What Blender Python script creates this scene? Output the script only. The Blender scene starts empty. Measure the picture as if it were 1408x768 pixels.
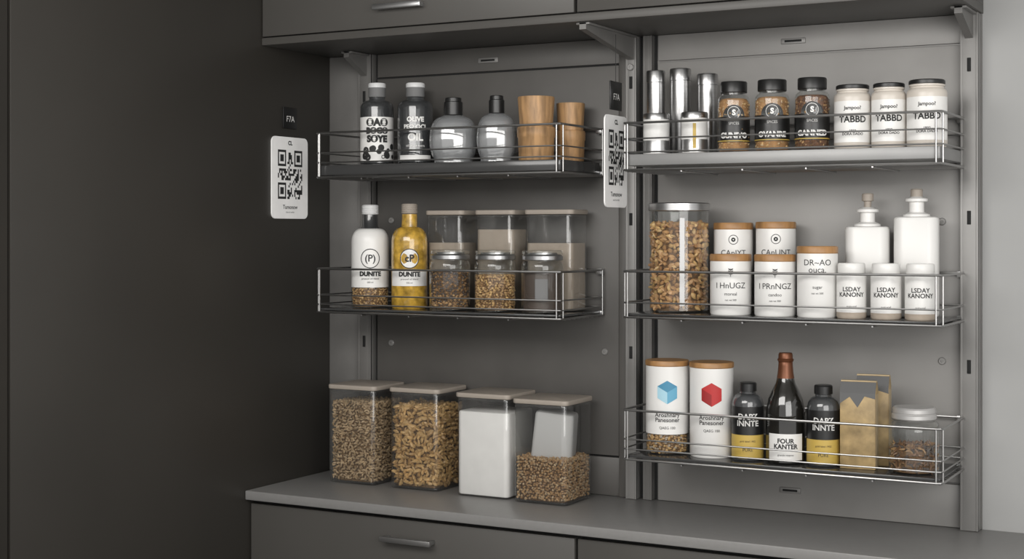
import bpy, bmesh, math, random
from mathutils import Vector, Matrix, Euler
random.seed(7)
F=2030.; T=math.radians(28.4)
pi=math.pi
scene=bpy.context.scene
try: scene.view_settings.view_transform='Standard'
except Exception: pass

# ---------------------------------------------------------------- materials
def pm(name,col,rough=.5,metal=0.,ns=0,na=0.,bump=0.,stretch=(1,1,1),spec=.5,coat=0.,trans=0.,w0=.3,w1=.7):
    m=bpy.data.materials.new(name);m.use_nodes=True;nt=m.node_tree;p=nt.nodes['Principled BSDF']
    p.inputs['Base Color'].default_value=(*col,1);p.inputs['Roughness'].default_value=rough
    p.inputs['Metallic'].default_value=metal;p.inputs['Specular IOR Level'].default_value=spec
    p.inputs['Coat Weight'].default_value=coat;p.inputs['Transmission Weight'].default_value=trans
    if ns:
        tc=nt.nodes.new('ShaderNodeTexCoord');mp=nt.nodes.new('ShaderNodeMapping');n=nt.nodes.new('ShaderNodeTexNoise')
        mp.inputs['Scale'].default_value=stretch
        n.inputs['Scale'].default_value=ns;n.inputs['Detail'].default_value=5
        nt.links.new(tc.outputs['Object'],mp.inputs[0]);nt.links.new(mp.outputs[0],n.inputs['Vector'])
        r=nt.nodes.new('ShaderNodeValToRGB')
        r.color_ramp.elements[0].position=w0;r.color_ramp.elements[1].position=w1
        r.color_ramp.elements[0].color=(*[max(0,c*(1-na)) for c in col],1)
        r.color_ramp.elements[1].color=(*[min(1,c*(1+na)) for c in col],1)
        nt.links.new(n.outputs['Fac'],r.inputs[0]);nt.links.new(r.outputs[0],p.inputs['Base Color'])
        if bump:
            b=nt.nodes.new('ShaderNodeBump');b.inputs['Strength'].default_value=bump;b.inputs['Distance'].default_value=.002
            nt.links.new(n.outputs['Fac'],b.inputs['Height']);nt.links.new(b.outputs[0],p.inputs['Normal'])
    return m
def glass(name,tint=(.9,.91,.9),milk=.05,mcol=(.6,.6,.6),refl=.05):
    m=bpy.data.materials.new(name);m.use_nodes=True;nt=m.node_tree;nt.nodes.clear()
    o=nt.nodes.new('ShaderNodeOutputMaterial');tr=nt.nodes.new('ShaderNodeBsdfTransparent');g=nt.nodes.new('ShaderNodeBsdfGlossy')
    d=nt.nodes.new('ShaderNodeBsdfDiffuse');m1=nt.nodes.new('ShaderNodeMixShader');m2=nt.nodes.new('ShaderNodeMixShader')
    lw=nt.nodes.new('ShaderNodeLayerWeight');lw.inputs['Blend'].default_value=.5
    pw=nt.nodes.new('ShaderNodeMath');pw.operation='POWER';pw.inputs[1].default_value=3
    ma=nt.nodes.new('ShaderNodeMath');ma.operation='MULTIPLY_ADD';ma.inputs[1].default_value=.6;ma.inputs[2].default_value=refl
    tr.inputs[0].default_value=(*tint,1);g.inputs['Roughness'].default_value=.06;g.inputs[0].default_value=(.95,.95,.95,1);d.inputs[0].default_value=(*mcol,1)
    m1.inputs[0].default_value=milk
    nt.links.new(tr.outputs[0],m1.inputs[1]);nt.links.new(d.outputs[0],m1.inputs[2])
    nt.links.new(lw.outputs['Facing'],pw.inputs[0]);nt.links.new(pw.outputs[0],ma.inputs[0]);nt.links.new(ma.outputs[0],m2.inputs[0])
    nt.links.new(m1.outputs[0],m2.inputs[1]);nt.links.new(g.outputs[0],m2.inputs[2]);nt.links.new(m2.outputs[0],o.inputs[0])
    return m
M={}
M['darkwall']=pm('dark_laminate',(.032,.029,.025),.45,0,2.2,.08)
M['cab']=pm('cabinet_laminate',(.074,.070,.064),.45,0,3,.05)
M['groove']=pm('groove_black',(.008,.008,.008),.8)
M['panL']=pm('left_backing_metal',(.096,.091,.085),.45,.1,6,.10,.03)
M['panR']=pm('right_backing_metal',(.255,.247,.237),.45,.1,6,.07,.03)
M['post']=pm('upright_steel',(.25,.244,.236),.42,.3,9,.08)
M['postd']=pm('upright_steel_dark',(.165,.160,.153),.45,.2,9,.1)
M['counter']=pm('counter_stone',(.235,.23,.224),.38,0,60,.03)
M['white_wall']=pm('plaster_light',(.36,.36,.355),.8,0,4,.03)
M['floor']=pm('floor_concrete',(.12,.115,.11),.6,0,5,.15)
M['chrome']=pm('satin_steel_wire',(.42,.415,.41),.36,1.)
M['steel']=pm('brushed_steel',(.46,.46,.46),.30,1.,8,.08,0,(1,1,40))
M['steelcap']=pm('steel_cap',(.42,.42,.42),.3,.9)
M['tray']=pm('tray_silver',(.29,.288,.285),.45,.3,4,.1)
M['traydark']=pm('tray_smoked',(.05,.05,.05),.15)
M['jarlid']=pm('jar_lid_metal',(.52,.51,.50),.38,.45)
M['handle']=pm('handle_metal',(.22,.215,.21),.35,.7)
M['white']=pm('white_enamel',(.76,.75,.73),.35,0,3,.02)
M['cream']=pm('cream_glass',(.60,.55,.49),.3)
M['powder']=pm('white_flour',(.92,.91,.90),.7,0,30,.03)
M['black']=pm('black_plastic',(.012,.012,.012),.35)
M['blackglass']=pm('black_glass',(.012,.011,.009),.08,coat=1)
M['smoke']=pm('smoked_glass',(.030,.031,.032),.10,coat=.6)
M['ink']=pm('ink',(.02,.02,.02),.7)
M['inkgrey']=pm('ink_grey',(.16,.16,.16),.7)
M['lid']=pm('beige_lid',(.35,.305,.26),.55,0,5,.06)
M['wood']=pm('light_wood',(.40,.235,.11),.5,0,9,.32,.08,(7,7,1),w0=.36,w1=.64)
M['woodlid']=pm('lid_wood',(.34,.18,.07),.45,0,9,.3,.04,(1,8,1))
M['bagcloth']=pm('white_pouch',(.55,.55,.55),.6)
M['kraft']=pm('kraft_gold',(.36,.255,.12),.5,0,28,.35,.3)
M['kraftside']=pm('kraft_side',(.46,.36,.22),.5,0,20,.15)
M['gray']=pm('grey_card',(.11,.11,.11),.6)
M['yellow']=pm('mustard_label',(.52,.36,.08),.5)
M['gold']=pm('golden_oil',(.47,.285,.045),.15,0,45,.5,0,coat=.6)
M['copper']=pm('copper_foil',(.15,.055,.025),.38,.5)
M['blue']=pm('blue_ink',(.12,.36,.52),.5);M['blued']=pm('blue_ink_dark',(.06,.24,.38),.5);M['bluel']=pm('blue_ink_light',(.36,.58,.68),.5)
M['red']=pm('red_ink',(.45,.02,.02),.5);M['redd']=pm('red_ink_dark',(.28,.008,.008),.5)
M['oat1']=pm('pellet_tan',(.46,.33,.19),.5,0,50,.3);M['oat1b']=pm('pellet_brown',(.30,.20,.10),.55)
M['nut']=pm('nut_golden',(.56,.36,.15),.42,0,60,.25);M['nutb']=pm('nut_brown',(.40,.24,.09),.45)
M['grain']=pm('grain_amber',(.44,.27,.12),.5);M['grainb']=pm('grain_brown',(.30,.17,.07),.5)
M['alm']=pm('almond',(.46,.26,.11),.45,0,60,.25);M['almb']=pm('almond_dark',(.33,.17,.07),.45)
M['core']=pm('core_shade_brown',(.14,.075,.03),.9);M['coreg']=pm('core_shade_amber',(.18,.105,.045),.9,0,150,.4)  # dark core colour paints the shade in gaps between grains
M['ring']=pm('ring_brown',(.18,.09,.04),.4);M['spice']=pm('spice_powder',(.36,.19,.075),.8,0,60,.35)
M['spiced']=pm('spice_dark',(.12,.05,.02),.8,0,120,.7)
M['sand']=pm('fine_flour',(.42,.355,.29),.9,0,60,.06)
M['beans']=pm('dark_beans',(.07,.05,.04),.5)
M['clear']=glass('clear_glass',(.95,.96,.95),.02)
M['smoky']=glass('smoky_plastic',(.86,.86,.85),.05,(.45,.45,.45))
M['flask']=glass('silver_flask_glass',(.62,.63,.63),.42,(.42,.43,.44),.14)
M['dkglass']=glass('bottle_glass',(.55,.56,.57),.28,(.12,.125,.13),.07)
M['liner']=pm('frosted_liner',(.62,.62,.62),.4)

# ---------------------------------------------------------------- builder
def rr(w,d,r,n=5):
    pts=[];r=min(r,w/2-1e-5,d/2-1e-5)
    for cx,cy,a0 in((w/2-r,d/2-r,0),(-w/2+r,d/2-r,90),(-w/2+r,-d/2+r,180),(w/2-r,-d/2+r,270)):
        for i in range(n+1):
            a=math.radians(a0+90*i/n);pts.append((cx+r*math.cos(a),cy+r*math.sin(a)))
    return pts
_tc={}
def textgeo(body,size,off):
    k=(body,size,off)
    if k in _tc:return _tc[k]
    cu=bpy.data.curves.new('tmp','FONT');cu.body=body;cu.size=size;cu.align_x='CENTER';cu.align_y='CENTER';cu.offset=off;cu.resolution_u=3;cu.space_line=.85
    o=bpy.data.objects.new('tmp',cu);scene.collection.objects.link(o)
    dg=bpy.context.evaluated_depsgraph_get();me=o.evaluated_get(dg).to_mesh()
    r=([tuple(v.co) for v in me.vertices],[tuple(p.vertices) for p in me.polygons])
    o.evaluated_get(dg).to_mesh_clear();bpy.data.objects.remove(o);bpy.data.curves.remove(cu)
    _tc[k]=r;return r
class B:
    def __init__(s,name):s.n=name;s.v=[];s.f=[];s.m=[];s.mats=[]
    def mi(s,mat):
        mat=M[mat]
        if mat not in s.mats:s.mats.append(mat)
        return s.mats.index(mat)
    def add(s,v,f,mat):
        o=len(s.v);s.v+=v;i=s.mi(mat)
        for q in f:s.f.append(tuple(a+o for a in q));s.m.append(i)
    def loft(s,rings,mat,c0=True,c1=True):
        n=len(rings[0]);v=[p for r in rings for p in r];f=[]
        for i in range(len(rings)-1):
            for j in range(n):
                k=(j+1)%n;f.append((i*n+j,i*n+k,(i+1)*n+k,(i+1)*n+j))
        if c0:f.append(tuple(range(n))[::-1])
        if c1:f.append(tuple((len(rings)-1)*n+j for j in range(n)))
        s.add(v,f,mat)
    def lathe(s,prof,mat,cx=0,cy=0,seg=40,sy=1.,c0=True,c1=True):
        s.loft([[(cx+r*math.cos(2*pi*j/seg),cy+sy*r*math.sin(2*pi*j/seg),z) for j in range(seg)] for r,z in prof],mat,c0,c1)
    def rbox(s,cx,cy,w,d,z0,z1,r,e,mat,n=5,c0=True,c1=True):
        rings=[]
        for ins,z in((e,z0),(e*.3,z0+e*.3),(0,z0+e),(0,z1-e),(e*.3,z1-e*.3),(e,z1)):
            rings.append([(cx+x,cy+y,z) for x,y in rr(w-2*ins,d-2*ins,max(r-ins,.0004),n)])
        s.loft(rings,mat,c0,c1)
    def box(s,a,b,mat):
        x0,y0,z0=a;x1,y1,z1=b
        s.add([(x0,y0,z0),(x1,y0,z0),(x1,y1,z0),(x0,y1,z0),(x0,y0,z1),(x1,y0,z1),(x1,y1,z1),(x0,y1,z1)],
              [(0,3,2,1),(4,5,6,7),(0,1,5,4),(1,2,6,5),(2,3,7,6),(3,0,4,7)],mat)
    def bbox(s,a,b,mat,e=.002):
        s.rbox((a[0]+b[0])/2,(a[1]+b[1])/2,b[0]-a[0],b[1]-a[1],a[2],b[2],e,e,mat,2)
    def tube(s,pts,r,mat,seg=8,closed=False):
        P=[Vector(p) for p in pts];n=len(P);rings=[]
        for i,p in enumerate(P):
            if closed:t=(P[(i+1)%n]-P[i-1])
            elif i==0:t=P[1]-P[0]
            elif i==n-1:t=P[-1]-P[-2]
            else:t=(P[i+1]-P[i]).normalized()+(P[i]-P[i-1]).normalized()
            t.normalize();u=t.cross(Vector((0,0,1)))
            if u.length<.1:u=t.cross(Vector((0,1,0)))
            u.normalize();w=t.cross(u)
            rings.append([tuple(p+r*(math.cos(2*pi*j/seg)*u+math.sin(2*pi*j/seg)*w)) for j in range(seg)])
        if closed:rings.append(rings[0])
        s.loft(rings,mat,not closed,not closed)
    def bend(s,v,R,ang=0,cz=0):
        return [(R*math.sin(x/R+ang),-R*math.cos(x/R+ang),z+cz) for x,z in v]
    def text(s,body,size,z,R,mat='ink',ang=0,off=.0,flat=None):
        v,f=textgeo(body,size,off)
        if R:s.add(s.bend([(p[0],p[1]) for p in v],R,ang,z),f,mat)
        else:s.add([flat(p[0],p[1]+z) for p in v],f,mat)
    def band(s,R,z0,z1,mat,a0=-pi,a1=pi,n=40):
        v=[];f=[]
        for i in range(n+1):
            a=a0+(a1-a0)*i/n;v+=[(R*math.sin(a),-R*math.cos(a),z0),(R*math.sin(a),-R*math.cos(a),z1)]
        for i in range(n):f.append((2*i,2*i+2,2*i+3,2*i+1))
        s.add(v,f,mat)
    def circ(s,R,z,ro,ri,mat,n=28,x0=0):
        v=[];f=[]
        for i in range(n):
            a=2*pi*i/n;v+=[(x0+ro*math.cos(a),ro*math.sin(a)),(x0+ri*math.cos(a),ri*math.sin(a))]
        for i in range(n):
            k=(i+1)%n;f.append((2*i,2*k,2*k+1,2*i+1))
        s.add(s.bend(v,R,0,z),f,mat)
    def sprig(s,R,z,h,mat='ink'):
        # small botanical emblem: stem with paired leaves
        s.quad(R,z,[(-.0006,-h),(.0006,-h),(.0006,h),(-.0006,h)],mat,2)
        for k in(-.5,.05,.55):
            for q in(-1,1):
                s.quad(R,z,[(0,k*h),(q*h*.45,k*h+h*.12),(q*h*.62,k*h+h*.5),(q*h*.12,k*h+h*.35)],mat,2)
    def quad(s,R,z,c,mat,n=5):
        v=[];f=[];A,Bq,C,D=[Vector(q) for q in c]
        for i in range(n+1):
            for j in range(n+1):
                a=i/n;b=j/n;p=A*(1-a)*(1-b)+Bq*a*(1-b)+C*a*b+D*(1-a)*b;v.append((p.x,p.y))
        for i in range(n):
            for j in range(n):f.append((i*(n+1)+j,(i+1)*(n+1)+j,(i+1)*(n+1)+j+1,i*(n+1)+j+1))
        s.add(s.bend(v,R,0,z),f,mat)
    def blobs(s,pts,size,mats,bendk=0.,lon=6,tip=1.):
        l,w,h=size
        base=[(0,0,-.5)]
        for zz,rad in((-.32,.38),(0,.5),(.32,.38*tip)):
            for j in range(lon):
                a=2*pi*j/lon;base.append((rad*math.cos(a),rad*math.sin(a),zz))
        base.append((0,0,.5));top=len(base)-1
        f=[]
        for j in range(lon):
            k=(j+1)%lon;f.append((0,1+k,1+j));f.append((top,1+2*lon+j,1+2*lon+k))
            for r in(0,1):f.append((1+r*lon+j,1+r*lon+k,1+(r+1)*lon+k,1+(r+1)*lon+j))
        base=[Vector((x*w+bendk*l*(z*z*4-.3),y*h,z*l)) for x,y,z in base]
        for p in pts:
            sc=random.uniform(.82,1.15);R=Euler((random.uniform(0,6.3),random.uniform(0,6.3),random.uniform(0,6.3))).to_matrix()
            o=Vector(p);s.add([tuple(o+R@(q*sc)) for q in base],f,random.choice(mats))
    def finish(s,loc=(0,0,0),rot=0,sharp=38,recalc=True):
        me=bpy.data.meshes.new(s.n);me.from_pydata(s.v,[],s.f)
        for m in s.mats:me.materials.append(m)
        me.polygons.foreach_set('material_index',s.m);me.update()
        if recalc:
            bm=bmesh.new();bm.from_mesh(me);bmesh.ops.recalc_face_normals(bm,faces=bm.faces);bm.to_mesh(me);bm.free()
        me.polygons.foreach_set('use_smooth',[True]*len(me.polygons))
        me.set_sharp_from_angle(angle=math.radians(sharp))
        o=bpy.data.objects.new(s.n,me);scene.collection.objects.link(o);o.location=loc;o.rotation_euler=(0,0,rot);return o
def face(X,b):return math.atan2(-X,b)
def cylpts(R,z0,z1,sp,cx=0,cy=0,top=True):
    P=[];n=max(6,int(2*pi*R/sp));k=max(1,int((z1-z0)/sp))
    for i in range(k):
        for j in range(n):
            a=2*pi*(j+random.uniform(-.45,.45)+(i%2)*.5)/n;r=R-random.uniform(0,sp*.35)
            P.append((cx+r*math.cos(a),cy+r*math.sin(a),z0+(i+.5+random.uniform(-.4,.4))*(z1-z0)/k))
    if top:
        for i in range(int(pi*R*R/sp/sp*1.3)):
            a=random.uniform(0,6.3);r=R*math.sqrt(random.random());P.append((cx+r*math.cos(a),cy+r*math.sin(a),z1+random.uniform(-.2,.2)*sp))
    return P
def boxpts(w,d,z0,z1,sp):
    P=[];k=int((z1-z0)/sp)
    for i in range(k):
        z=z0+(i+.5)*(z1-z0)/k
        for L,fn in((w,lambda t:(t,-d/2)),(w,lambda t:(t,d/2)),(d,lambda t:(-w/2,t)),(d,lambda t:(w/2,t))):
            n=int(L/sp)
            for j in range(n):
                t=-L/2+(j+.5+random.uniform(-.45,.45)+(i%2)*.3)*L/n;t=max(-L/2,min(L/2,t));x,y=fn(t);q=1-random.uniform(0,.05)
                P.append((x*q,y*q,z+random.uniform(-.4,.4)*sp))
    for i in range(int(w*d/sp/sp*1.4)):P.append((random.uniform(-w/2,w/2),random.uniform(-d/2,d/2),z1+random.uniform(-.3,.3)*sp))
    return P

# ---------------------------------------------------------------- room
XL=-2.84;CT=.91
b=B('wall_left');b.box((XL-.12,-4.6,0),(XL-.012,.012,2.9),'groove')
b.bbox((XL-.02,-1.366,0),(XL,.012,2.9),'darkwall',.0015);b.bbox((XL-.02,-4.6,0),(XL,-1.376,2.9),'darkwall',.0015);b.finish()
b=B('wall_back');b.box((XL-.12,.012,0),(2.6,.12,2.9),'white_wall');b.finish()
b=B('floor');b.box((XL-.12,-4.6,-.1),(2.6,.12,0),'floor');b.finish()
b=B('ceiling');b.box((XL-.12,-4.6,2.9),(2.6,.12,3.0),'white_wall');b.finish()

# base cabinet incl. worktop
b=B('base_cabinet')
b.bbox((XL+.001,-.45,CT-.028),(2.2,.011,CT),'counter',.003)
b.box((XL+.001,-.405,.0),(2.2,.01,CT-.028),'groove')
dz=[(.50,CT-.042),(.10,.494)]
xs=[(XL+.004,-1.742),(-1.732,-.55),(-.54,.62),(.63,2.2)]
for x0,x1 in xs:
    for z0,z1 in dz:
        b.bbox((x0,-.425,z0),(x1,-.404,z1),'cab',.0015)
        if z0>.4:
            xm=-2.262 if x0<-2 else (x0+x1)/2
            b.bbox((xm-.085,-.462,.806),(xm+.085,-.452,.822),'handle',.003)
            for q in(-.075,.075):b.bbox((xm+q-.006,-.455,.808),(xm+q+.006,-.424,.820),'handle',.001)
b.finish()
# wall cabinet
b=B('wall_cabinet');XR=-.757
b.bbox((XL+.001,-.368,2.267),(XR,.01,2.289),'cab',.001)
b.box((XL+.001,-.350,2.289),(XR-.001,.01,2.88),'groove')
b.bbox((XR-.02,-.352,2.289),(XR,.01,2.88),'cab',.001)
for x0,x1 in((XL+.003,-1.772),(-1.762,XR)):
    for z0,z1 in((2.293,2.56),(2.566,2.88)):
        b.bbox((x0,-.368,z0),(x1,-.349,z1),'cab',.0015)
    xm=-2.33 if x0<-2 else -1.2
    b.bbox((xm-.083,-.402,2.341),(xm+.083,-.392,2.358),'steelcap',.003)
    for q in(-.07,.07):b.bbox((xm+q-.006,-.394,2.343),(xm+q+.006,-.367,2.356),'steelcap',.001)
b.finish()

# backing panels + uprights = rack frame
b=B('storage_rack_frame')
b.box((XL,0.004,CT+.001),(-1.68,.012,2.267),'groove')
b.box((-1.68,0.004,CT+.001),(-.76,.012,2.267),'postd')
def pan(x0,x1,mat,mat2):
    b.bbox((x0,-.004,2.192),(x1,.006,2.266),mat2,.001)
    b.bbox((x0,-.006,1.03),(x1,.006,2.186),mat,.0015)
    b.bbox((x0,-.004,CT+.001),(x1,.006,1.024),mat2,.001)
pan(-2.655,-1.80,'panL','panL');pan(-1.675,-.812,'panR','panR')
b.bbox((XL,-.010,CT+.001),(-2.722,.006,2.266),'postd',.001)
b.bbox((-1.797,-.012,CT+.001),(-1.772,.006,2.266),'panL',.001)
def post(xc,w,dep,slots=True,mat='post'):
    b.bbox((xc-w/2,-dep,CT+.001),(xc-w/2+.006,.006,2.266),mat,.001)
    b.bbox((xc+w/2-.006,-dep,CT+.001),(xc+w/2,.006,2.266),mat,.001)
    b.bbox((xc-w/2,-dep+.001,CT+.001),(xc+w/2,-dep+.007,2.266),mat,.001)
    if slots:
        for z in(1.34,1.73,2.13):
            b.rbox(xc,-dep,.010,.003,z-.018,z+.018,.0015,.001,'groove',2)
post(-2.690,.050,.030,True,'postd');post(-1.751,.034,.030);post(-1.703,.028,.020,False,'postd');post(-.785,.046,.036)
for xc,L in((-2.690,-.13),(-1.751,-.355),(-.785,-.17)):
    z=2.265;sec=[(-.03,z),(L,z),(L,z-.018),(-.03,z-.068)]
    v=[(xc-.010,y,q) for y,q in sec]+[(xc+.010,y,q) for y,q in sec];n=4
    b.add(v,[tuple(range(n)),tuple(range(n,2*n))[::-1]]+[(i,(i+1)%n,(i+1)%n+n,i+n) for i in range(n)],'postd')
    b.bbox((xc-.020,L,z-.005),(xc+.020,-.03,z+.001),'postd',.001)
def slot(x,z,w=.07):
    b.rbox(x,-.005,w,.006,z-.008,z+.008,.002,.002,'post',3);b.rbox(x,-.0085,w*.7,.002,z-.003,z+.003,.0009,.0008,'groove',2)
slot(-2.244,2.225);slot(-1.268,2.225);slot(-1.277,.972,.06)
def screw(x,z,r=.010,y0=0):
    b.loft([[(x+q*math.cos(a*pi/9),y+y0,z+q*math.sin(a*pi/9)) for a in range(18)] for q,y in((r,-.004),(r,-.009),(r*.8,-.011),(r*.35,-.011),(r*.3,-.008))],'post')
for x,z in((-1.845,1.337),(-2.60,1.337),(-2.60,1.73),(-1.62,1.1),(-.86,1.35),(-.86,1.72)):screw(x,z)
screw(-1.751,2.175,.010,-.026)
b.finish()

# ---------------------------------------------------------------- baskets
def basket(x0,x1,z0,z1,tray,zf,trm,rails):
    b=B('wire_basket');yf,yb=-.30,-.028;r=.0025
    def loop(z,rad=r,back=True):
        c=.012;P=[(x0,yb,z),(x0,yf+c,z),(x0+c*.3,yf+c*.3,z),(x0+c,yf,z),(x1-c,yf,z),(x1-c*.3,yf+c*.3,z),(x1,yf+c,z),(x1,yb,z)]
        b.tube(P,rad,'chrome',8,closed=back)
    loop(z1,.0033);loop(z0,.0032)
    for q in rails:loop(z0+q,.0022)
    for x,y in((x0,yf+.014),(x1,yf+.014),(x0+.014,yf),(x1-.014,yf),(x0,yb+.004),(x1,yb+.004)):
        b.tube([(x,y,z0),(x,y,z1)],r,'chrome')
    n=9
    for i in range(1,n):
        y=yf+(yb-yf)*i/n;b.tube([(x0,y,z0-.003),(x1,y,z0-.003)],.002,'chrome',6)
    for i in range(1,5):
        x=x0+(x1-x0)*i/5;b.tube([(x,yf,z0-.006),(x,yb,z0-.006)],.0025,'chrome',6)
    b.bbox((x0+.006,yf+.008,tray),(x1-.006,yb-.002,zf),trm,.002)
    for x in(x0+.01,x1-.01):
        b.bbox((x-.01,yb-.002,z0-.002),(x+.01,-.0065,z0+.012),'steelcap',.001)
        b.bbox((x-.01,yb-.002,z1-.012),(x+.01,-.0065,z1+.004),'steelcap',.001)
    b.finish()
basket(-2.685,-1.845,1.860,1.996,1.866,1.897,'traydark',(.045,.075))
basket(-2.685,-1.845,1.448,1.580,1.453,1.460,'traydark',(.024,.052))
basket(-1.656,-.798,1.862,1.990,1.874,1.905,'tray',(.048,.085))
basket(-1.656,-.798,1.460,1.585,1.464,1.470,'traydark',(.04,))
basket(-1.656,-.798,1.072,1.206,1.076,1.083,'traydark',(.028,.055))

# ---------------------------------------------------------------- bottles etc.
def place(b,X,bb,z,rot=None):
    return b.finish((X,bb-4,z+.0004),face(X,bb) if rot is None else rot)
def arc(r0,z0,r1,z1,n=6,conv=True):
    P=[]
    for i in range(n+1):
        t=i/n*pi/2
        if conv:P.append((r1+(r0-r1)*math.cos(t),z0+(z1-z0)*math.sin(t)))
        else:P.append((r0-(r0-r1)*math.sin(t),z1-(z1-z0)*math.cos(t)))
    return P
def dark_bottle(X,bb,R,H,kind):
    b=B('labelled_bottle')
    b.lathe([(R*.9,0),(R,.006)]+arc(R,H*.70,R*.5,H*.79)+[(R*.46,H*.82),(R*.46,H*.85)],'dkglass')
    b.lathe([(R*.88,.004),(R*.93,.008),(R*.93,H*.66)]+arc(R*.93,H*.67,R*.5,H*.74),'smoke')
    b.lathe([(R*.50,H*.83),(R*.52,H*.84),(R*.52,H*.95)],'inkgrey');b.lathe([(R*.535,H*.945),(R*.535,H*.985),(R*.50,H)],'liner')
    if kind==0:
        b.band(R+.0006,.012,H*.58,'white')
        random.seed(3)
        b.text('OAO',.030,H*.51,R+.0012,'ink',off=.002);b.text('BOCO',.024,H*.41,R+.0012,'ink',off=.002)
        b.text('SOYE',.027,H*.31,R+.0012,'ink',off=.002)
        for i in range(16):
            a=random.uniform(-1.5,1.5);x=a*R;z=random.uniform(.022,H*.22)
            b.circ(R+.0014,z,random.uniform(.006,.012),random.choice((0,.004)),'ink',12,x)
    elif kind==1:
        b.text('OLIVE',.020,H*.54,R+.001,'white',off=.0008);b.text('PEO OCL',.018,H*.45,R+.001,'white',off=.0006);b.text('OIL',.030,H*.32,R+.001,'white',off=.0012);b.text('oil press extra',.010,H*.22,R+.001,'white');b.band(R+.0008,.012,.026,'white',-1,1)
    place(b,X,bb,1.897)
dark_bottle(-2.527,3.80,.051,.252,0);dark_bottle(-2.462,3.93,.040,.250,2);dark_bottle(-2.388,3.80,.054,.246,1)
def flask(X,R,H):
    b=B('round_flask')
    pr=[(R*.70,0),(R*.80,.003)]
    for i in range(1,15):
        t=-1.15+i*(1.15+1.36)/14;pr.append((R*math.cos(t)**.42,H*.36+H*.36*math.sin(t)))
    pr+=[(R*.36,H*.745)]
    b.lathe(pr,'flask',sy=.62)
    b.lathe([(r*.86,z*.88+.006) for r,z in pr[:-3]],'liner',sy=.55)
    b.lathe([(R*.36,H*.73),(R*.39,H*.74),(R*.39,H*.93),(R*.34,H*.94),(R*.34,H*.99),(R*.30,H)],'black')
    place(b,X,3.8,1.897)
flask(-2.254,.072,.196);flask(-2.106,.059,.196)
def woodjar(X,bb,R,H):
    b=B('wooden_canister')
    b.lathe([(R*.86,0),(R*.90,.004),(R*.94,H*.36),(R*.99,H*.38),(R*1.0,H*.50),(R*.96,H*.53),(R*.85,H*.54),(R*.86,H*.57),(R*.96,H*.98),(R*.94,H),(R*.86,H),(R*.84,H*.97)],'wood')
    place(b,X,bb,1.897)
woodjar(-1.975,3.80,.056,.186);woodjar(-1.920,3.915,.044,.174)

def oil(X,H,R,kind):
    b=B('oil_bottle')
    body=[(R*.92,0),(R,.006)]
    sh=arc(R,H*.64,R*.44,H*.78)+[(R*.42,H*.90)]
    if kind==0:
        b.lathe(body+[(R,H*.20)],'clear',c1=False)
        b.lathe([(R*.88,.004),(R*.88,H*.18)],'core');b.blobs(cylpts(R*.90,.006,H*.19,.007),(.010,.006,.006),['grain','grainb','nut'])
        b.lathe([(R,H*.20)]+arc(R,H*.64,R*.52,H*.77),'white',c0=False)
        b.lathe([(R*.53,H*.765),(R*.42,H*.79),(R*.40,H*.92)],'smoke')
        b.circ(R+.0008,H*.48,.030,.0275,'ink');b.text('(P)',.03,H*.48,R+.0008,off=.0005)
    else:
        b.lathe(body+sh,'gold')
        b.band(R+.0006,H*.22,H*.37,'white',-1.2,1.2)
        b.circ(R+.0007,H*.48,.030,.0,'white');b.circ(R+.001,H*.48,.030,.0275,'ink');b.text('cP',.03,H*.48,R+.0012,off=.0008)
    pr=[(R*.40,H*.905)]
    for i in range(5):
        z=H*(.91+.017*i);pr+=[(R*.42,z),(R*.45,z+H*.004),(R*.45,z+H*.011),(R*.42,z+H*.015)]
    b.lathe(pr+[(R*.38,H)],'lid' if kind else 'liner')
    b.text('DUNITE',.019,H*.33,R+.0013,off=.001);b.text('pressed oil blend',.008,H*.285,R+.0013);b.text('500 ml',.007,H*.25,R+.0013)
    place(b,X,3.80,1.460)
oil(-2.552,.316,.058,0);oil(-2.409,.318,.055,1)
def ribbed_lid(b,R,z0,z1,mat,dome=0):
    seg=72;rings=[]
    for k,(q,z) in enumerate(((1,z0),(1.03,z0+.002),(1.03,z1-.004),(.97,z1))):
        rings.append([(R*q*(1+(.012 if j%2 and k in(1,2) else 0))*math.cos(2*pi*j/seg),R*q*(1+(.012 if j%2 and k in(1,2) else 0))*math.sin(2*pi*j/seg),z) for j in range(seg)])
    b.loft(rings,mat)
def cont_box(name,X,yf,w,d,H,z,fill=None,lidh=.014,lidov=.006,gl='smoky'):
    b=B(name)
    b.rbox(0,0,w,d,0,H-lidh,.018,.004,gl,6,c1=False)
    b.rbox(0,0,w-.012,d-.012,.004,.007,.015,.001,gl,6)
    b.rbox(0,0,w+lidov,d+lidov,H-lidh,H,.016,.003,'lid',6)
    b.rbox(0,0,w-.006,d-.006,H-lidh-.008,H-lidh,.015,.001,gl,6)
    if fill:fill(b)
    b.finish((X,yf+d/2,z+.0004),0)
def f_flour(h,w,d,mat='sand'):
    return lambda b:b.rbox(0,0,w-.006,d-.006,.003,h,.016,.002,mat,6)
Hb=.298
cont_box('food_storage_container',-2.318,-.15,.130,.105,Hb,1.460,f_flour(.20,.130,.105,'sand'))
cont_box('food_storage_container',-2.144,-.15,.130,.105,Hb,1.460,f_flour(.24,.130,.105,'sand'))
cont_box('food_storage_container',-1.962,-.15,.156,.110,Hb,1.460,f_flour(.20,.156,.110,'sand'))
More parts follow.
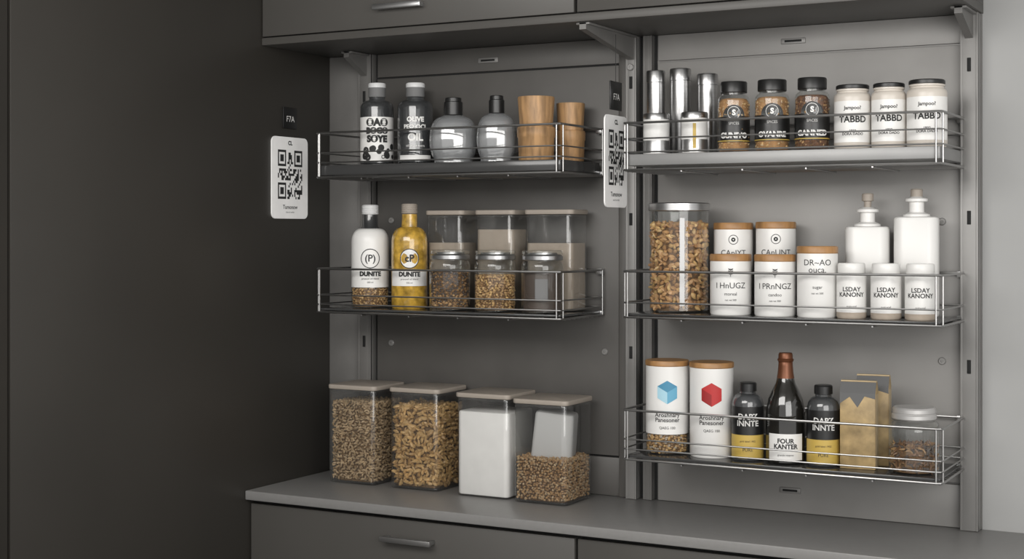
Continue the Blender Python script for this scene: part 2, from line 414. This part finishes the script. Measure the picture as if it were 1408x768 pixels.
def gjar(X,kind):
    b=B('glass_jar');R=.061;H=.180
    b.lathe([(R*.93,0),(R,.006),(R,H*.70)]+arc(R,H*.72,R*.84,H*.83)+[(R*.84,H*.86)],'clear',c1=False)
    b.lathe([(R*.93,.004),(R*.93,.006)],'clear')
    ribbed_lid(b,R*.93,H*.84,H*.93,'steelcap');b.lathe([(R*.9,H*.93),(R*.96,H*.94),(R*.96,H*.985),(R*.9,H)],'clear');b.lathe([(R*.7,H*.931),(R*.7,H*.96)],'steelcap')
    if kind<2:
        h=H*(.30,.58)[kind]
        m=(['beans','grainb','core'],['grain','grainb','nut'])[kind]
        if kind==0:
            b.lathe([(R*.86,.006),(R*.86,H*.62)],'core');b.blobs(cylpts(R*.90,.008,H*.62,.0075),(.009,.007,.006),['beans','grainb','beans'])
            b.blobs(cylpts(R*.91,.008,H*.28,.009,top=False),(.009,.007,.006),['grain','grainb'])
        else:
            b.lathe([(R*.86,.006),(R*.86,h)],'core');b.blobs(cylpts(R*.91,.008,h,.0072),(.010,.007,.006),m)
    else:
        b.lathe([(R*.90,.006),(R*.90,H*.66)],'beans')
        b.band(R+.0006,H*.2,H*.55,'inkgrey',-.35,.25)
    place(b,X,3.77,1.460)
gjar(-2.248,0);gjar(-2.094,1);gjar(-1.939,2)

# counter containers
W=.174
def c1(b):b.rbox(0,0,W-.035,W-.035,.006,.245,.01,.004,'coreg');b.blobs(boxpts(W-.02,W-.02,.012,.25,.0086),(.015,.0068,.0068),['oat1','oat1','oat1b','oat1'],.16)
def c2(b):b.rbox(0,0,W-.042,W-.042,.006,.24,.01,.004,'coreg');b.blobs(boxpts(W-.024,W-.024,.014,.248,.0120),(.026,.0125,.010),['nut','nut','nutb','nut'],.14)
def c3(b):b.rbox(0,0,W-.002,W-.006,.004,.252,.016,.006,'powder',6)
def c4(b):
    b.rbox(0,0,W-.03,W-.03,.006,.125,.01,.004,'core');b.blobs(boxpts(W-.016,W-.016,.010,.128,.0072),(.0088,.007,.007),['grain','grainb','oat1'])
    R=Matrix.Rotation(.10,3,'Y')@Matrix.Rotation(.25,3,'Z')
    o=len(b.v);b.rbox(0,0,.120,.080,0,.145,.012,.010,'bagcloth',4)
    for i in range(o,len(b.v)):
        v=R@Vector(b.v[i]);v.x*=1-.18*(v.z-.05)*3;b.v[i]=(v.x,v.y,v.z+.115)
cont_box('food_storage_container',-2.624,-.20,W,W,.306,CT,c1)
cont_box('food_storage_container',-2.396,-.20,W,W,.308,CT,c2)
cont_box('food_storage_container',-2.148,-.215,W+.004,W,.306,CT,c3)
cont_box('food_storage_container',-1.950,-.228,W,W,.300,CT,c4)

# right top
def stube(X,bb,R,H):
    b=B('steel_canister');b.lathe([(R*.95,0),(R,.003),(R,H*.86),(R*1.04,H*.865),(R*1.04,H-.003),(R*.98,H),(R*.9,H-.001)],'steel');place(b,X,bb,1.905)
stube(-1.632,3.875,.026,.243);stube(-1.561,3.885,.029,.246);stube(-1.482,3.89,.028,.228)
def sshort(X,R,H,k):
    b=B('steel_canister');b.lathe([(R*.95,0),(R,.003),(R,H*.86)],'white');b.lathe([(R*.98,H*.85),(R*1.02,H*.855),(R*1.02,H-.003),(R*.97,H)],'steel')
    if k:b.band(R+.0006,H*.12,H*.72,'yellow',-.12,.12,6)
    b.lathe([(R+.0004,.004),(R+.0004,H*.34)],'steelcap',c0=False,c1=False)
    place(b,X,3.78,1.905)
sshort(-1.590,.036,.113,0);sshort(-1.478,.036,.113,1)
def spice(X,R,H,m,t):
    b=B('spice_jar')
    b.lathe([(R*.92,0),(R,.005),(R,H*.70)]+arc(R,H*.72,R*.74,H*.81)+[(R*.74,H*.86)],'clear',c1=False)
    b.lathe([(R*.90,.004),(R*.94,.008),(R*.94,H*.66)]+arc(R*.94,H*.68,R*.7,H*.76),m)
    b.blobs(cylpts(R*.93,.008,H*.70,.009),(.010,.006,.006),(['grain','nut','oat1'] if m=='spice' else ['grainb','ring','grain','core']))
    b.lathe([(R*.80,H*.84),(R*.84,H*.85),(R*.84,H*.985),(R*.80,H)],'black')
    b.band(R+.0006,H*.14,H*.50,'black',-1.5,1.5);b.circ(R+.0007,H*.50,.031,0,'black');b.circ(R+.001,H*.55,.017,.0158,'white');b.text('S',.02,H*.55,R+.001,'white',off=.001)
    b.text(t,.020,H*.23,R+.001,'white',off=.001);b.text('SPICES',.010,H*.40,R+.001,'white');b.band(R+.0009,H*.15,H*.165,'yellow',-1.5,1.5)
    place(b,X,3.78,1.905)
spice(-1.365,.0425,.190,'spice','GUNITO');spice(-1.258,.0455,.190,'spice','OVANRE');spice(-1.149,.045,.190,'spiced','GANNED')
def wjar(X,R,H):
    b=B('ceramic_jar')
    b.lathe([(R*.92,0),(R,.006),(R,H*.76)]+arc(R,H*.78,R*.84,H*.87)+[(R*.82,H*.90)],'cream')
    b.lathe([(R*.84,H*.90),(R*.88,H*.905),(R*.88,H*.93),(R*.84,H*.935)],'cream')
    b.lathe([(R*.84,H*.935),(R*.90,H*.94),(R*.90,H*.985),(R*.84,H)],'black')
    b.band(R+.0005,H*.10,H*.74,'white',-1.35,1.35)
    b.text('TABBD',.023,H*.45,R+.001,off=.0006);b.text('Jampoo?',.013,H*.63,R+.001,off=.0003);b.text('1932\nDORA DADO',.009,H*.25,R+.001,off=.0002)
    place(b,X,3.78,1.905)
wjar(-1.042,.047,.166);wjar(-.948,.044,.166);wjar(-.852,.050,.170)

# right middle
b=B('glass_storage_jar');R=.083;H=.303
b.lathe([(R*.94,0),(R,.006),(R,H*.93)],'clear',c1=False);b.lathe([(R*.99,H*.925),(R*1.03,H*.93),(R*1.03,H*.992),(R*.98,H)],'steel')
b.lathe([(R*.82,.005),(R*.82,H*.80)],'core');b.blobs(cylpts(R*.89,.01,H*.80,.0125),(.024,.014,.010),['alm','alm','almb','nut'],0,7,.6)
b.band(R+.0005,.02,H*.86,'liner',.02,.18,6)
place(b,-1.551,3.85,1.470)
def tin(X,bb,R,H,t1,t2,logo):
    b=B('enamel_canister')
    b.lathe([(R*.95,0),(R,.004),(R,H-.022),(R*.98,H-.018)],'white')
    b.lathe([(R*.99,H-.019),(R*1.02,H-.017),(R*1.02,H-.003),(R*.98,H)],'woodlid')
    zt=H-.045
    if logo==1:b.circ(R+.0008,zt-.002,.0135,.0118,'ink');b.circ(R+.0008,zt-.002,.006,.002,'ink',12)
    if logo==2:b.sprig(R+.0008,zt-.004,.011)
    b.text(t1,.022,H-.084 if logo else H-.052,R+.0008);b.text(t2,.012,H-.106,R+.0008)
    b.text('net wt 500',.007,H-.122,R+.0008)
    place(b,X,bb,1.470)
tin(-1.417,3.92,.054,.248,'CAnIYT','pantry',1);tin(-1.294,3.92,.054,.250,'CAnUNT','pantry',1)
tin(-1.374,3.78,.055,.163,'I HnUGZ','moreal',2);tin(-1.250,3.78,.054,.163,'I PRnNGZ','candoo',2);tin(-1.135,3.78,.0525,.185,'DR~AO\nouca.','sugar',0)
def sjar(X,R,H):
    b=B('ceramic_jar')
    b.lathe([(R*.92,0),(R,.004),(R,.016)],'sand');b.lathe([(R,.016),(R,H*.74)]+arc(R,H*.76,R*.86,H*.82),'white')
    ribbed_lid(b,R*.88,H*.82,H,'white');b.text('LSDAY\nKANONY',.016,H*.48,R+.0008,off=.0003);b.text('natural',.009,H*.22,R+.0008)
    place(b,X,3.77,1.470)
sjar(-1.042,.038,.142);sjar(-.953,.0385,.142);sjar(-.866,.0385,.142)
def pbot(X,H,hb,hn):
    b=B('stoppered_bottle');R=.057
    b.rbox(0,0,R*2,R*1.7,0,hb,.03,.008,'white',7)
    b.lathe([(R*.62,hb-.001),(R*.60,hb+.006),(R*.34,hb+.012),(R*.33,hn-.012),(R*.50,hn-.010),(R*.50,hn-.003),(R*.33,hn),(R*.26,hn+.003)],'white')
    b.lathe([(R*.16,hn),(R*.17,H-.022),(R*.27,H-.020),(R*.27,H-.003),(R*.22,H)],'lid')
    place(b,X,3.91,1.470,face(X,3.91)*.8)
pbot(-1.037,.325,.237,.285);pbot(-.908,.335,.262,.312)

# right bottom
def canis(X,H,cols,grain):
    b=B('pantry_canister');R=.059;z0=0
    if grain:
        b.lathe([(R*.95,0),(R,.004),(R,H*.22)],'clear',c1=False);b.lathe([(R*.86,.004),(R*.86,H*.2)],'core');b.blobs(cylpts(R*.91,.006,H*.2,.0075),(.010,.007,.007),['grain','grainb','nut','sand']);z0=H*.22
        b.lathe([(R,z0),(R,H-.014)],'white')
    else:b.lathe([(R*.95,0),(R,.004),(R,H-.014)],'white')
    b.lathe([(R*1.0,H-.015),(R*1.03,H-.013),(R*1.03,H-.003),(R,H)],'woodlid')
    a=.032;zc=H*.67;h=a*.866;q=.5*a;rr_=R+.0008
    b.quad(rr_,zc,[(-h,q),(0,0),(0,-a),(-h,-q)],cols[0]);b.quad(rr_,zc,[(h,q),(0,0),(0,-a),(h,-q)],cols[1]);b.quad(rr_,zc,[(-h,q),(0,a),(h,q),(0,0)],cols[2])
    b.text('Aroshnary\nPanesoner',.0165,H*.40,rr_,off=.0002);b.text('QAEG 100',.010,H*.29,rr_)
    place(b,X,3.80,1.083)
canis(-1.566,.256,('bluel','blue','blued'),True);canis(-1.436,.256,('redd','red','red'),False)
def ob(X,H,kind):
    b=B('sauce_bottle');R=.0425
    b.lathe([(R*.92,0),(R,.005),(R,H*.68)]+arc(R,H*.70,R*.50,H*.86)+[(R*.50,H*.90)],'dkglass')
    b.lathe([(R*.93,.004),(R*.93,H*.70)]+arc(R*.93,H*.70,R*.45,H*.84),'inkgrey')
    b.lathe([(R*.50,H*.885),(R*.56,H*.89),(R*.56,H*.985),(R*.5,H)],'black')
    b.band(R+.0005,.008,H*.34,'yellow');b.band(R+.0006,H*.34,H*.70,'black')
    b.text('DAPZ\nINNTE',.021,H*.53,R+.001,'white',off=.0004);b.text('gold label 1902',.007,H*.26,R+.001);b.text('PURE',.012,H*.15,R+.001)
    place(b,X,3.78,1.083)
ob(-1.326,.207,0);ob(-1.119,.210,1)
b=B('champagne_bottle');R=.0515;H=.290
b.lathe([(R*.85,0),(R,.006),(R,H*.42)]+[(R*.97,H*.50),(R*.88,H*.58),(R*.70,H*.66),(R*.52,H*.72),(R*.42,H*.78),(R*.36,H*.86),(R*.34,H*.90)],'blackglass')
b.lathe([(R*.445,H*.77),(R*.40,H*.82),(R*.37,H*.88),(R*.36,H*.92),(R*.34,H*.925)],'copper')
b.lathe([(R*.33,H*.91),(R*.40,H*.925),(R*.42,H*.94),(R*.37,H*.95),(R*.36,H*.985),(R*.32,H)],'copper')
b.band(R+.0006,.012,H*.28,'white',-.95,.95);b.text('FOUR\nKANTER',.017,H*.19,R+.0012,off=.0006);b.text('grande reserve',.007,H*.09,R+.0012)
place(b,-1.221,3.78,1.083)
def carton(X,bb,w,d,H,rot):
    b=B('carton')
    b.rbox(0,0,w,d,0,H*.86,.002,.0015,'kraft',2)
    z=H*.86
    b.add([(-w/2,-d/2,z),(w/2,-d/2,z),(w/2,d/2,z),(-w/2,d/2,z),(-w/2,-d*.15,H*.99),(w/2,-d*.15,H*.99),(w/2,d*.15,H*.99),(-w/2,d*.15,H*.99)],
      [(0,1,5,4),(2,3,7,6),(1,2,6,5),(3,0,4,7),(4,5,6,7)],'kraft')
    b.box((-w/2,-d*.15,H*.985),(w/2,d*.15,H),'kraftside')
    y=-d/2-.0006;y2=-d*.15-.0012
    # printed grey panel: zig-zag lower edge, continues over the gable
    xs_=[-w/2,-w*.22,0,w*.2,w/2];zl=[.74,.82,.70,.83,.80]
    for i in range(4):
        b.add([(xs_[i],y,H*zl[i]),(xs_[i+1],y,H*zl[i+1]),(xs_[i+1],y,H*.862),(xs_[i],y,H*.862)],[(0,1,2,3)],'gray')
    b.add([(-w/2,y,H*.862),(w/2,y,H*.862),(w/2,y2,H*.985),(-w/2,y2,H*.985)],[(0,1,2,3)],'gray')
    b.box((w/2,-d/2+.004,.004),(w/2+.0006,d/2-.004,H*.85),'kraftside')
    place(b,X,bb,1.083,rot)
carton(-1.026,3.785,.090,.052,.226,.10);carton(-1.008,3.86,.084,.048,.236,.10)
b=B('glass_jar');R=.063;H=.166
b.lathe([(R*.9,0),(R,.008),(R,H*.62)]+arc(R,H*.64,R*.80,H*.80)+[(R*.80,H*.84)],'clear',c1=False)
b.lathe([(R*.8,.004),(R*.82,H*.36)],'core');b.blobs(cylpts(R*.87,.008,H*.40,.011),(.026,.007,.006),['ring','grainb','ring','beans'],.4)
ribbed_lid(b,R*.85,H*.82,H*.91,'jarlid');ribbed_lid(b,R*.82,H*.91,H,'jarlid')
place(b,-.884,3.78,1.083)

# ---------------------------------------------------------------- hang tags (facing +X)
def qrtag(x,yc,w,z0,z1,th=.004):
    b=B('qr_code_tag');H=z1-z0
    def P(r,xx):return [(xx,q,z0+H/2+t) for q,t in rr(w,H,r,6)]
    b.loft([P(.018,0),P(.018,th)],'powder')
    n=21;m=w*.68/n;zc=H*.04;random.seed(5)
    def on(i,j):
        for a,c in((0,0),(0,n-7),(n-7,0)):
            if a<=i<a+7 and c<=j<c+7:
                u,v=i-a,j-c;return u in(0,6) or v in(0,6) or (2<=u<=4 and 2<=v<=4)
            if a-1<=i<a+8 and c-1<=j<c+8:return False
        return random.random()<.5
    v=[];f=[];mz=H*.60/n
    for i in range(n):
        for j in range(n):
            if on(i,j):
                y=(j-n/2)*m;z=z0+H/2+zc+(n/2-i-1)*mz;k=len(v)
                v+=[(th+.0005,y,z),(th+.0005,y+m,z),(th+.0005,y+m,z+mz),(th+.0005,y,z+mz)];f.append((k,k+1,k+2,k+3))
    b.add(v,f,'ink')
    b.text('Tumonow',.018,0,0,flat=lambda a,q:(th+.0005,a,z0+H*.14+q),off=.0003);b.text('scan to order',.008,0,0,flat=lambda a,q:(th+.0005,a,z0+H*.08+q))
    b.text('CL',.018,0,0,flat=lambda a,q:(th+.0005,a,z0+H*.925+q),off=.0008)
    b.finish((x,yc,0),0)
def btag(x,yc,w,z0,z1,string=None):
    b=B('black_label_tag');b.bbox((0,-w/2,z0),(.004,w/2,z1),'black',.001)
    b.text('F7A',.026,0,0,'white',flat=lambda a,q:(.0046,a,(z0+z1)/2-.004+q));
    if string:b.tube([(.002,0,z1),(.002,0,string)],.001,'ink',6)
    b.finish((x,yc,0),0)
qrtag(XL+.0005,-.23,.186,1.735,1.992);btag(XL+.0005,-.229,.07,2.019,2.086)
qrtag(-1.728,-.193,.150,1.762,2.021);btag(-1.728,-.192,.078,2.036,2.117,2.25)

# ---------------------------------------------------------------- camera / light
cam=bpy.data.cameras.new('camera');co=bpy.data.objects.new('camera',cam);scene.collection.objects.link(co)
co.location=(0,-4,1.69);co.rotation_euler=(pi/2,0,T);cam.lens=F/1408*36;cam.shift_y=-64/1408;scene.camera=co
w=bpy.data.worlds.new('world');scene.world=w;w.use_nodes=True;w.node_tree.nodes['Background'].inputs[0].default_value=(1,.99,.97,1);w.node_tree.nodes['Background'].inputs[1].default_value=.95
def area(n,loc,tgt,sx,sy,e,col=(1,1,1)):
    l=bpy.data.lights.new(n,'AREA');l.shape='RECTANGLE';l.size=sx;l.size_y=sy;l.energy=e;l.color=col
    o=bpy.data.objects.new(n,l);scene.collection.objects.link(o);o.location=loc
    o.rotation_euler=(Vector(tgt)-Vector(loc)).to_track_quat('-Z','Y').to_euler()
area('window_light',(1.0,-3.3,2.1),(-1.8,0,1.4),2.4,1.8,70,(1,.985,.96))
area('added_left_fill',(-1.7,-2.9,2.7),(-2.1,0,1.2),2.2,1.2,68,(1,.98,.95))  # unseen fill lamp, added to lift exposure on the left side
